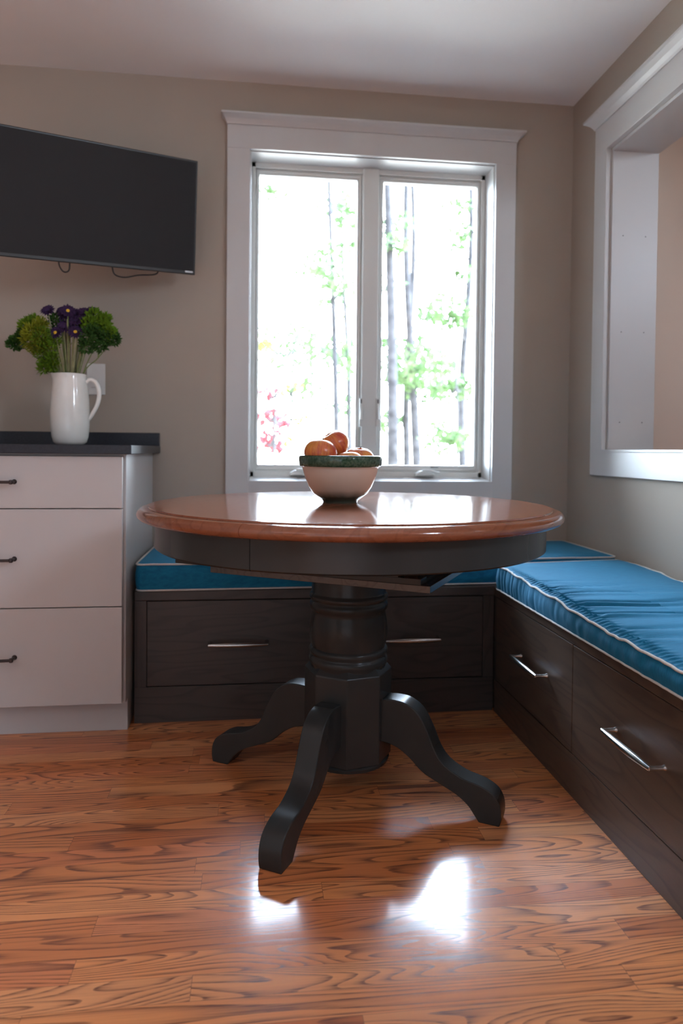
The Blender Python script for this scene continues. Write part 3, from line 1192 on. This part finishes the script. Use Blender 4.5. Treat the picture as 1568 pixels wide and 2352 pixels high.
FOLDS = []
cushion([(-1.700, -0.508), (-0.545, -0.512), (-0.014, -0.448), (-0.014, -0.010)][0:1] + [(-0.020, -0.452), (-0.020, -0.012), (-1.700, -0.012)],
        0.4395, 0.530, 'blue seat cushion with white piping lying on the bench under the window', 3, pleat=0.15, loc=(-0.85, -0.25, 0.4395), crown_h=0.006)
FOLDS = [(0.30, 0.009, 0.005, 0.08), (0.385, 0.008, 0.012, 0.10), (0.455, 0.010, 0.011, 0.14), (0.535, 0.012, 0.018, 0.22), (0.605, 0.010, 0.009, 0.20), (0.66, 0.010, 0.016, 0.30), (0.77, 0.013, 0.008, 0.2), (0.86, 0.015, 0.006, 0.2)]
cushion([(-0.508, -0.552), (-0.512, YE - 0.01), (-0.024, YE - 0.01), (-0.024, -0.486)],
        0.4395, 0.5255, 'blue seat cushion with puckered front edge on the bench along the pass-through wall', 11, pleat=1.0, loc=(-0.27, -1.1, 0.4395), crown_h=0.007,
        sag=lambda u: 0.030 * min(1, max(0, u - 0.1) / 0.7))

# ------------------------------------------------------------------ white base cabinet, countertop, pitcher
KX = -1.7244
cab = thing('base_cabinet', 'white kitchen base cabinet with three flat drawers beside the window bench', 'cabinet', (-2.10, -0.6, 0))
bm = NB()
box(bm, -2.50, -1.7165, -0.588, -0.04, 0.108, 0.886)
obj('carcass', bm, M['cabinet'], cab, bevel=0.001)
bm = NB()
box(bm, -2.50, -1.7199, -0.535, -0.04, 0.0, 0.108)
obj('toe_kick', bm, M['cabinet'], cab, bevel=0.001)
for z0, z1, hz in ((0.7195, 0.8785, 0.800), (0.4155, 0.7165, 0.5655), (0.112, 0.4125, 0.2645)):
    bm = NB()
    box(bm, -2.495, KX, -0.610, -0.590, z0, z1)
    d = obj('drawer', bm, M['cabinet'], cab, bevel=0.0015)
    bm = NB()
    xa, xb, y = -2.175, -2.041, -0.610
    tube(bm, catmull([(xa, y - 0.030, hz), (xa + 0.03, y - 0.033, hz), ((xa + xb) / 2, y - 0.035, hz), (xb - 0.03, y - 0.033, hz), (xb, y - 0.030, hz)], 4), 0.0045, 10)
    for x in (xa, xb):
        lathe(bm, [(0, hz - 0.0075), (0.005, hz - 0.006), (0.0072, hz), (0.005, hz + 0.006), (0, hz + 0.0075)], 12, (x, y - 0.030))
        tube(bm, [(x, y, hz), (x, y - 0.004, hz), (x, y - 0.006, hz), (x, y - 0.03, hz)], [0.008, 0.007, 0.0048, 0.0045], 10)
    obj('handle', bm, M['bronze'], d, smooth=True)

ct = thing('countertop', 'charcoal stone countertop with low backsplash on the white cabinet', 'countertop', (-2.1, -0.32, 0.886))
bm = NB()
box(bm, -2.60, -1.6929, -0.635, 0.0, 0.8862, 0.914)
obj('slab', bm, M['counter'], ct, bevel=0.002)
bm = NB()
box(bm, -2.60, -1.6945, -0.020, 0.0, 0.914, 0.9655)
obj('backsplash', bm, M['counter'], ct, bevel=0.0015)

PX, PY, PZ = -1.951, -0.33, 0.914
pit = thing('pitcher', 'white glazed ceramic pitcher holding flowers on the charcoal countertop', 'pitcher', (PX, PY, PZ))
bm = NB()
PROF = [(0.0, 0.004), (0.038, 0.0), (0.046, 0.002), (0.054, 0.010), (0.060, 0.028), (0.0635, 0.060), (0.0640, 0.110), (0.0625, 0.155), (0.0585, 0.195), (0.0545, 0.222), (0.0528, 0.236), (0.0535, 0.242), (0.0515, 0.243), (0.0495, 0.238), (0.0510, 0.220), (0.0580, 0.150), (0.0595, 0.080), (0.050, 0.016), (0.0, 0.012)]
lathe(bm, PROF, 56)
for v in bm.verts:       # pouring lip on the side away from the handle, faint throwing rings
    a = math.atan2(v.co.y, v.co.x)
    k = math.exp(-((abs(a) - PI) / 0.42) ** 2)
    if v.co.z > 0.19:
        q = (v.co.z - 0.19) / 0.053
        v.co.x -= k * 0.013 * q * q
        v.co.z += k * 0.003 * q
    v.co.x *= 1 + 0.006 * math.sin(v.co.z * 190)
    v.co.y *= 1 + 0.006 * math.sin(v.co.z * 190)
obj('body', bm, M['ceramic'], pit, smooth=True, local=True, angle=70)
bm = NB()
hp = catmull([(0.049, 0, 0.212), (0.066, -0.003, 0.224), (0.084, -0.006, 0.218), (0.096, -0.008, 0.195), (0.098, -0.008, 0.168), (0.091, -0.007, 0.138), (0.078, -0.005, 0.112), (0.066, -0.002, 0.094), (0.058, 0, 0.088)], 5)
tube(bm, hp, [0.0075] * len(hp), 12)
obj('handle', bm, M['ceramic'], pit, smooth=True, local=True)

# ------------------------------------------------------------------ cut flowers in the pitcher
rnd = random.Random(7)
SC = 0.000382            # metres to one unit of the sketch the heads were laid out on


def head_at(a, b, dy=0.0):
    return Vector((PX + (a - 628) * SC, PY + dy, PZ + (1415 - b) * SC))


def stem_path(tip, spread=1.0):
    k = rnd.uniform(0.35, 0.6)
    neck = Vector((PX + max(-0.040, min(0.040, (tip.x - PX) * 0.36)) * spread, PY + max(-0.036, min(0.036, (tip.y - PY) * 0.5)), PZ + 0.236))
    foot = Vector((PX - (tip.x - PX) * 0.12, PY - (tip.y - PY) * 0.12, PZ + 0.022))
    mid = neck.lerp(tip, k) + Vector(((tip.x - PX) * 0.04, 0, 0.006))
    return catmull([foot, neck, mid, tip], 7)


ASTERS = [(450, 225, -0.02, 0, 'purple aster at the upper spout side of the bouquet'),
          (545, 208, 0.02, 0, 'purple aster at the top of the bouquet, second from the spout side'),
          (632, 232, -0.035, 1, 'purple aster with an orange yellow eye at the top of the bouquet'),
          (725, 222, 0.01, 0, 'purple aster at the top of the bouquet beyond the yellow-eyed one'),
          (802, 205, 0.015, 0, 'purple aster at the top of the bouquet closest to the handle side'),
          (690, 305, -0.02, 0, 'dark purple aster in the middle of the bouquet under the top row'),
          (595, 300, -0.005, 0, 'purple aster halfway up the middle of the bouquet, nearly hidden'),
          (592, 372, -0.03, 0, 'lilac tinged aster low in the middle, between two yellow-eyed ones'),
          (585, 248, -0.01, 0, 'purple aster tucked just under the second aster of the top row'),
          (682, 248, -0.015, 0, 'purple aster tucked under the yellow-eyed aster on its handle side'),
          (758, 285, -0.005, 0, 'dark aster half hidden against the green sprigs on the handle side'),
          (640, 345, -0.015, 0, 'dark aster deep in the middle, straight above the bundle of pale stems'),
          (533, 432, -0.045, 1, 'lowest yellow-eyed aster on the spout side of the bouquet'),
          (703, 420, -0.045, 1, 'lowest yellow-eyed aster on the handle side of the bouquet')]
for a, b, dy, eye, lab in ASTERS:
    tip = head_at(a, b, dy)
    t = thing('aster', lab, 'flower', (PX, PY, PZ), group='purple asters in the pitcher')
    bm = NB()
    path = stem_path(tip)
    bm2 = NB()
    tube(bm, path, 0.0016, 6)
    obj('stem', bm, M['straw'] if rnd.random() < 0.6 else M['stem'], t, smooth=True)
    for kx in range(3):
        off = Vector((rnd.uniform(-0.012, 0.012), rnd.uniform(-0.012, 0.012), 0))
        n7 = len(path)
        side = [q + off * (0.25 + 0.9 * i / n7) for i, q in enumerate(path[:int(n7 * rnd.uniform(0.72, 0.95))])]
        tube(bm2 if kx else bm2, side, 0.0012, 5)
    obj('side_stem', bm2, M['straw'] if rnd.random() < 0.7 else M['stem'], t, smooth=True)
    face = Vector((rnd.uniform(-0.3, 0.3), -1 if eye else -0.8, 0.35 if eye else 0.55)).normalized()
    rot = face.to_track_quat('Z', 'Y').to_matrix()
    bm = NB()
    for lay in range(3):
        npet = 15
        for k in range(npet):
            an = 2 * PI * (k + 0.5 * lay) / npet + rnd.uniform(-0.06, 0.06)
            up = -0.001 + 0.003 * lay
            ln = (0.0265 - 0.0045 * lay) * rnd.uniform(0.9, 1.08)
            wd = 0.0040
            d1, d2 = Vector((math.cos(an), math.sin(an), 0)), Vector((-math.sin(an), math.cos(an), 0))
            ps = [d1 * 0.003 - d2 * wd * 0.5, d1 * 0.003 + d2 * wd * 0.5, d1 * ln * 0.7 + d2 * wd + Vector((0, 0, up + 0.003)), d1 * ln + Vector((0, 0, up + 0.001)), d1 * ln * 0.7 - d2 * wd + Vector((0, 0, up + 0.003))]
            vs = [bm.verts.new(tip + rot @ q) for q in ps]
            bm.faces.new(vs)
    obj('petals', bm, M['petal'], t)
    bm = NB()
    lathe(bm, [(0.0, 0.0052), (0.0035, 0.0046), (0.0062, 0.0022), (0.0066, -0.001), (0.0, -0.004)], 14)
    bm.transform(Matrix.Translation(tip) @ rot.to_4x4())
    obj('eye', bm, M['floret'] if eye else M['petal'], t, smooth=True)


def sprig(name, pts, mat, lab, leaf, n, stem_mat):
    """a filler stem with foliage blobs at the given sketch points (a, b, dy, radius)"""
    t = thing(name, lab, 'flower stem', (PX, PY, PZ), group='green filler stems in the pitcher')
    tips = [head_at(a, b, dy) for a, b, dy, r in pts]
    bm = NB()
    main = stem_path(tips[0])
    tube(bm, main, 0.0017, 6)
    for q in tips[1:]:
        k = len(main) * 2 // 3
        tube(bm, catmull([main[k], main[k].lerp(q, 0.55) + Vector((0, 0, 0.008)), q], 5), 0.0011, 5)
    obj('stem', bm, stem_mat, t, smooth=True)
    bm = NB()
    for (a, b, dy, r), c in zip(pts, tips):
        rad = r * SC
        for i in range(int(n * 1.7)):
            while True:
                d = Vector((rnd.uniform(-1, 1), rnd.uniform(-1, 1), rnd.uniform(-1, 1)))
                if 0.1 < d.length < 1:
                    break
            p = c + d * rad
            ax = (d.normalized() + Vector((rnd.uniform(-.7, .7), rnd.uniform(-.7, .7), rnd.uniform(0, .9)))).normalized()
            sd = ax.cross(Vector((rnd.uniform(-1, 1), rnd.uniform(-1, 1), rnd.uniform(-1, 1)))).normalized()
            l, w2 = leaf[0] * rnd.uniform(0.9, 1.5), leaf[1] * 1.35
            nrm = ax.cross(sd) * l * 0.12
            vs = [bm.verts.new(p), bm.verts.new(p + ax * l * 0.5 + sd * w2 + nrm), bm.verts.new(p + ax * l), bm.verts.new(p + ax * l * 0.5 - sd * w2 + nrm)]
            bm.faces.new(vs)
    obj('foliage', bm, mat, t)
    return t


sprig('filler_sprig', [(175, 505, 0.0, 62), (215, 440, 0.01, 50), (150, 530, -0.01, 45)], M['fern_dark'], 'deep green filler sprig reaching furthest out past the pitcher spout', (0.012, 0.0028), 90, M['stem'])
sprig('filler_sprig', [(310, 318, 0.01, 52), (235, 370, 0.0, 45), (260, 330, 0.01, 40)], M['fern'], 'bright green filler sprig at the upper spout side of the bouquet', (0.012, 0.0028), 80, M['stem'])
sprig('filler_sprig', [(320, 420, -0.03, 70), (300, 500, -0.03, 60), (390, 360, -0.02, 55), (350, 550, -0.025, 50), (400, 440, -0.03, 55), (420, 540, -0.03, 50)], M['fern_yellow'], 'yellow green feathery sprig on the spout side of the bouquet', (0.014, 0.0018), 120, M['stem'])
sprig('filler_sprig', [(420, 470, -0.04, 75), (400, 600, -0.02, 60), (440, 690, -0.01, 55), (470, 560, -0.03, 60), (400, 730, 0.0, 35), (490, 650, -0.02, 45), (500, 720, -0.02, 40), (510, 500, -0.035, 45)], M['fern'], 'green feathery sprig falling low over the pitcher spout', (0.015, 0.0016), 120, M['stem'])
sprig('filler_sprig', [(840, 260, 0.0, 62), (800, 330, -0.02, 60), (860, 330, -0.01, 50)], M['fern'], 'green filler sprig beside the highest aster on the handle side', (0.012, 0.0028), 110, M['stem'])
sprig('filler_sprig', [(928, 280, 0.0, 45), (930, 350, -0.01, 55), (975, 400, -0.01, 50)], M['fern'], 'bright green filler sprig on the upper handle side of the bouquet', (0.012, 0.0028), 110, M['stem'])
sprig('filler_sprig', [(1005, 455, 0.0, 50), (950, 460, -0.015, 62), (880, 440, -0.02, 62), (900, 520, -0.01, 50)], M['fern_dark'], 'deep green filler sprig reaching furthest out over the pitcher handle', (0.012, 0.0028), 110, M['stem'])
sprig('filler_sprig', [(800, 450, -0.03, 70), (780, 540, -0.02, 55), (840, 400, -0.02, 60)], M['fern_dark'], 'deep green filler sprig low on the handle side among pale stems', (0.012, 0.0025), 110, M['stem'])
sprig('filler_sprig', [(540, 330, 0.01, 60), (500, 300, 0.01, 55), (640, 350, 0.02, 60), (740, 330, 0.02, 55)], M['fern_dark'], 'dark green sprig behind the purple asters at the middle of the bouquet', (0.012, 0.0025), 90, M['stem'])

# ------------------------------------------------------------------ wall switch
sw = thing('wall_switch', 'white rocker wall switch plate behind the pitcher handle', 'switch', (-1.9385, 0, 1.1725))
bm = NB()
box(bm, -1.9735, -1.9035, -0.006, 0.0, 1.112, 1.233)
pl = obj('plate', bm, M['plate'], sw, bevel=0.0025, seg=3)
bm = NB()
ngon_prism(bm, [(-1.955, -0.006, 1.139), (-1.955, -0.0095, 1.141), (-1.955, -0.0072, 1.172), (-1.955, -0.0072, 1.204), (-1.955, -0.006, 1.206)], (0.033, 0, 0))
obj('rocker', bm, M['plate'], sw)
for z in (1.124, 1.221):
    bm = NB()
    tube(bm, [(-1.9385, -0.0055, z), (-1.9385, -0.0072, z)], 0.003, 10)
    obj('screw', bm, M['plate'], pl)

# ------------------------------------------------------------------ television on a swing arm
ex = Vector((0.9014559942, 0.4299731461, 0.0500018417)).normalized()
ez = Vector((0.0396814467, -0.1971094876, 0.9795780891)).normalized()
ey = ez.cross(ex).normalized()         # pointing back to the wall
TRc = Vector((-1.53145, -0.23113, 1.94674))
TW, TH = 0.722, 0.400
ctr = TRc - ex * TW / 2 - ez * TH / 2
tvm = Matrix(((ex.x, ey.x, ez.x, ctr.x), (ex.y, ey.y, ez.y, ctr.y), (ex.z, ey.z, ez.z, ctr.z), (0, 0, 0, 1)))
tv = thing('television', 'black flat television tilted out from the wall beside the window', 'television', matrix=tvm)
bm = NB()
box(bm, -TW / 2, TW / 2, 0.0, 0.022, -TH / 2, TH / 2)
cs = obj('bezel', bm, M['tvplastic'], tv, local=True, bevel=0.003)
bm = NB()
box(bm, -TW / 2 + 0.007, TW / 2 - 0.007, -0.0012, 0.002, -TH / 2 + 0.013, TH / 2 - 0.007)
obj('screen', bm, M['screen'], tv, local=True)
bm = NB()
ngon_prism(bm, [(-0.26, 0.022, -0.185), (0.26, 0.022, -0.185), (0.26, 0.022, 0.06), (-0.26, 0.022, 0.06)], (0, 0.028, 0))
obj('housing', bm, M['tvplastic'], tv, local=True, bevel=0.008)
bm = NB()
box(bm, TW / 2 - 0.040, TW / 2 - 0.0100, -0.0022, 0.0, -TH / 2 + 0.0065, -TH / 2 + 0.0130)
obj('badge', bm, M['badge'], tv, local=True, bevel=0.001)
bm = NB()
box(bm, -0.12, 0.12, 0.050, 0.058, -0.08, 0.08)
obj('mount_plate', bm, M['steel'], tv, local=True)
inv = tvm.inverted()
a = Vector((0.0, 0.056, 0.0))
elbow = inv @ Vector((-1.70, -0.16, 1.735))
wl = inv @ Vector((-1.82, -0.012, 1.735))
bm = NB()
tube(bm, [a, a + Vector((0, 0.03, 0))], 0.014, 12)
tube(bm, [a + Vector((0, 0.03, 0)), elbow], 0.012, 10)
tube(bm, [elbow, wl], 0.012, 10)
obj('swing_arm', bm, M['steel'], tv, smooth=True, local=True)
bm = NB()
box(bm, -1.88, -1.76, -0.014, -0.001, 1.63, 1.84)
obj('wall_bracket', bm, M['steel'], tv)


def tvp(x, z, y=0.035):
    return (x, y, z - TH / 2)


for path in ([tvp(-0.114, 0.02), tvp(-0.112, -0.010), tvp(-0.098, -0.030), tvp(-0.080, -0.022), tvp(-0.078, 0.02)],
             [tvp(0.066, 0.03), tvp(0.066, 0.0), tvp(0.076, -0.024), tvp(0.110, -0.030), tvp(0.160, -0.018), tvp(0.215, -0.011), tvp(0.232, 0.002), tvp(0.235, 0.03)]):
    bm = NB()
    tube(bm, catmull(path, 6), 0.0026, 8)
    obj('cable', bm, M['tvplastic'], tv, smooth=True, local=True)

# ------------------------------------------------------------------ woods beyond the window
rnd = random.Random(21)


def ray_point(u, v, Y):
    """where a line of sight meets the vertical plane at distance Y behind the window wall"""
    d = _f + _r * ((u - 782.9) / 1582.56) - _u * ((v - 1069.38) / 1582.56)
    o = Vector((-1.31275, -2.7966, 0.90522))
    return o + d * ((Y - o.y) / d.y)


def tree(label, Y, foot, lean, rad, height, sprays, mat, spread, nleaf, leafsize, name='tree'):
    base = ray_point(foot, 1040, Y)
    base.z = -0.47
    t = thing(name, label, 'tree', tuple(base), group='trees of the woods beyond the window')
    top = base + Vector((lean, rnd.uniform(-0.4, 0.4), height))
    path = catmull([base, base.lerp(top, 0.3) + Vector((rnd.uniform(-.12, .12), 0, 0)), base.lerp(top, 0.65) + Vector((rnd.uniform(-.15, .15), 0, 0)), top], 6)
    bm = NB()
    n = len(path)
    tube(bm, path, [rad * (1.15 - 0.75 * i / n) for i in range(n)], 9)
    cs = [ray_point(u, v, Y + rnd.uniform(-spread, spread)) for u, v, r in sprays]
    for c in cs:
        k = min(range(n), key=lambda i: abs(path[i].z - (c.z - 0.35 * abs(path[i].x - c.x))))
        tube(bm, catmull([path[k], path[k].lerp(c, 0.5) + Vector((0, 0, -0.08)), c], 4), [0.022] * 3 + [0.016] * 3 + [0.008] * 3, 5)
    obj('trunk', bm, M['bark'], t, smooth=True)
    if cs:
        bm = NB()
        for (u, v, r), c in zip(sprays, cs):
            rr = r / 1582.56 * (Y + 2.8) * 1.25
            for i in range(int(nleaf * 1.9 * (r / 30.0) ** 1.6) + 8):
                while True:
                    d = Vector((rnd.uniform(-1, 1), rnd.uniform(-1, 1), rnd.uniform(-1, 1)))
                    if d.length < 1:
                        break
                p = c + Vector((d.x * rr * 1.25, d.y * rr, d.z * rr * 0.75))
                ax = Vector((rnd.uniform(-1, 1), rnd.uniform(-1, 1), rnd.uniform(-1, 0.4))).normalized()
                sd = ax.cross(Vector((rnd.uniform(-1, 1), rnd.uniform(-1, 1), rnd.uniform(-1, 1)))).normalized()
                l = leafsize * rnd.uniform(0.6, 1.2)
                vs = [bm.verts.new(p), bm.verts.new(p + ax * l * 0.45 + sd * l * 0.32), bm.verts.new(p + ax * l), bm.verts.new(p + ax * l * 0.45 - sd * l * 0.32)]
                bm.faces.new(vs)
        obj('foliage', bm, mat, t)
    return t


tree('thick leaning tree trunk close beyond the mullion, bare low down', 7.0, 903, -0.25, 0.088, 6.5, [(890, 520, 26), (902, 560, 24), (925, 508, 20), (895, 650, 20)], M['leaf'], 0.5, 40, 0.13)
tree('slim grey tree trunk just beyond the thick leaning one', 8.5, 942, -0.25, 0.062, 7.5, [(930, 795, 40), (900, 850, 34), (892, 968, 26)], M['leaf'], 0.6, 60, 0.14)
tree('grey tree trunk with low green boughs in the middle of the sash near the pass-through', 8.0, 968, -0.35, 0.075, 7.0, [(960, 830, 45), (1000, 842, 36), (942, 872, 30), (982, 892, 32), (985, 720, 20)], M['leaf'], 0.6, 55, 0.13)
tree('tall thin tree beside the window jamb nearest the pass-through, light boughs high up', 9.0, 1070, -0.1, 0.070, 8.0, [(1052, 468, 20), (1062, 530, 20), (1046, 560, 16), (1060, 622, 16), (1030, 714, 40), (1062, 730, 26)], M['leaf'], 0.6, 45, 0.14)
tree('small green understorey tree low above the crank of the sash near the pass-through', 6.0, 1028, 0.05, 0.022, 2.6, [(1020, 1008, 36), (1000, 980, 18), (1050, 1000, 18), (1030, 890, 38), (1062, 882, 24)], M['leaf'], 0.5, 55, 0.11)
tree('straight dark tree trunk rising just above the apples', 10.0, 775, -0.3, 0.060, 9.0, [(780, 462, 40), (800, 500, 30), (792, 560, 22), (760, 640, 30), (800, 660, 20), (745, 600, 34)], M['leaf'], 0.7, 45, 0.15)
tree('pale slim tree between the apples and the mullion', 12.0, 800, -0.1, 0.055, 9.5, [(760, 800, 40), (802, 830, 40), (790, 930, 26), (700, 900, 30)], M['leaf'], 0.8, 50, 0.16)
tree('faint thin tree with spread boughs in the middle of the sash near the television', 13.0, 702, 0.1, 0.040, 9.5, [(640, 780, 50), (700, 790, 48), (660, 850, 40), (760, 690, 25), (700, 620, 20), (612, 430, 22), (640, 440, 16)], M['leaf'], 0.8, 45, 0.16)
tree('red leaved young maple at the lower corner of the sash near the television', 6.5, 634, 0.0, 0.026, 2.3, [(615, 900, 18), (640, 962, 24), (612, 1012, 26), (634, 1020, 18), (605, 950, 18)], M['leaf_red'], 0.4, 55, 0.11)
tree('yellowing sapling beside the red maple', 8.0, 662, 0.1, 0.022, 3.2, [(662, 890, 20), (650, 1010, 14), (680, 960, 14), (600, 790, 18)], M['leaf_yellow'], 0.5, 35, 0.12)
tree('slender far trunk close beside the mullion on its television side', 14.0, 812, 0.0, 0.050, 10.0, [(805, 450, 22), (800, 720, 22)], M['leaf_yellow'], 0.8, 30, 0.16)
tree('far thin trunk between the two grey trunks and the jamb tree', 16.0, 1005, 0.2, 0.045, 10.0, [(960, 600, 16), (1000, 560, 14)], M['leaf_yellow'], 0.8, 25, 0.16)
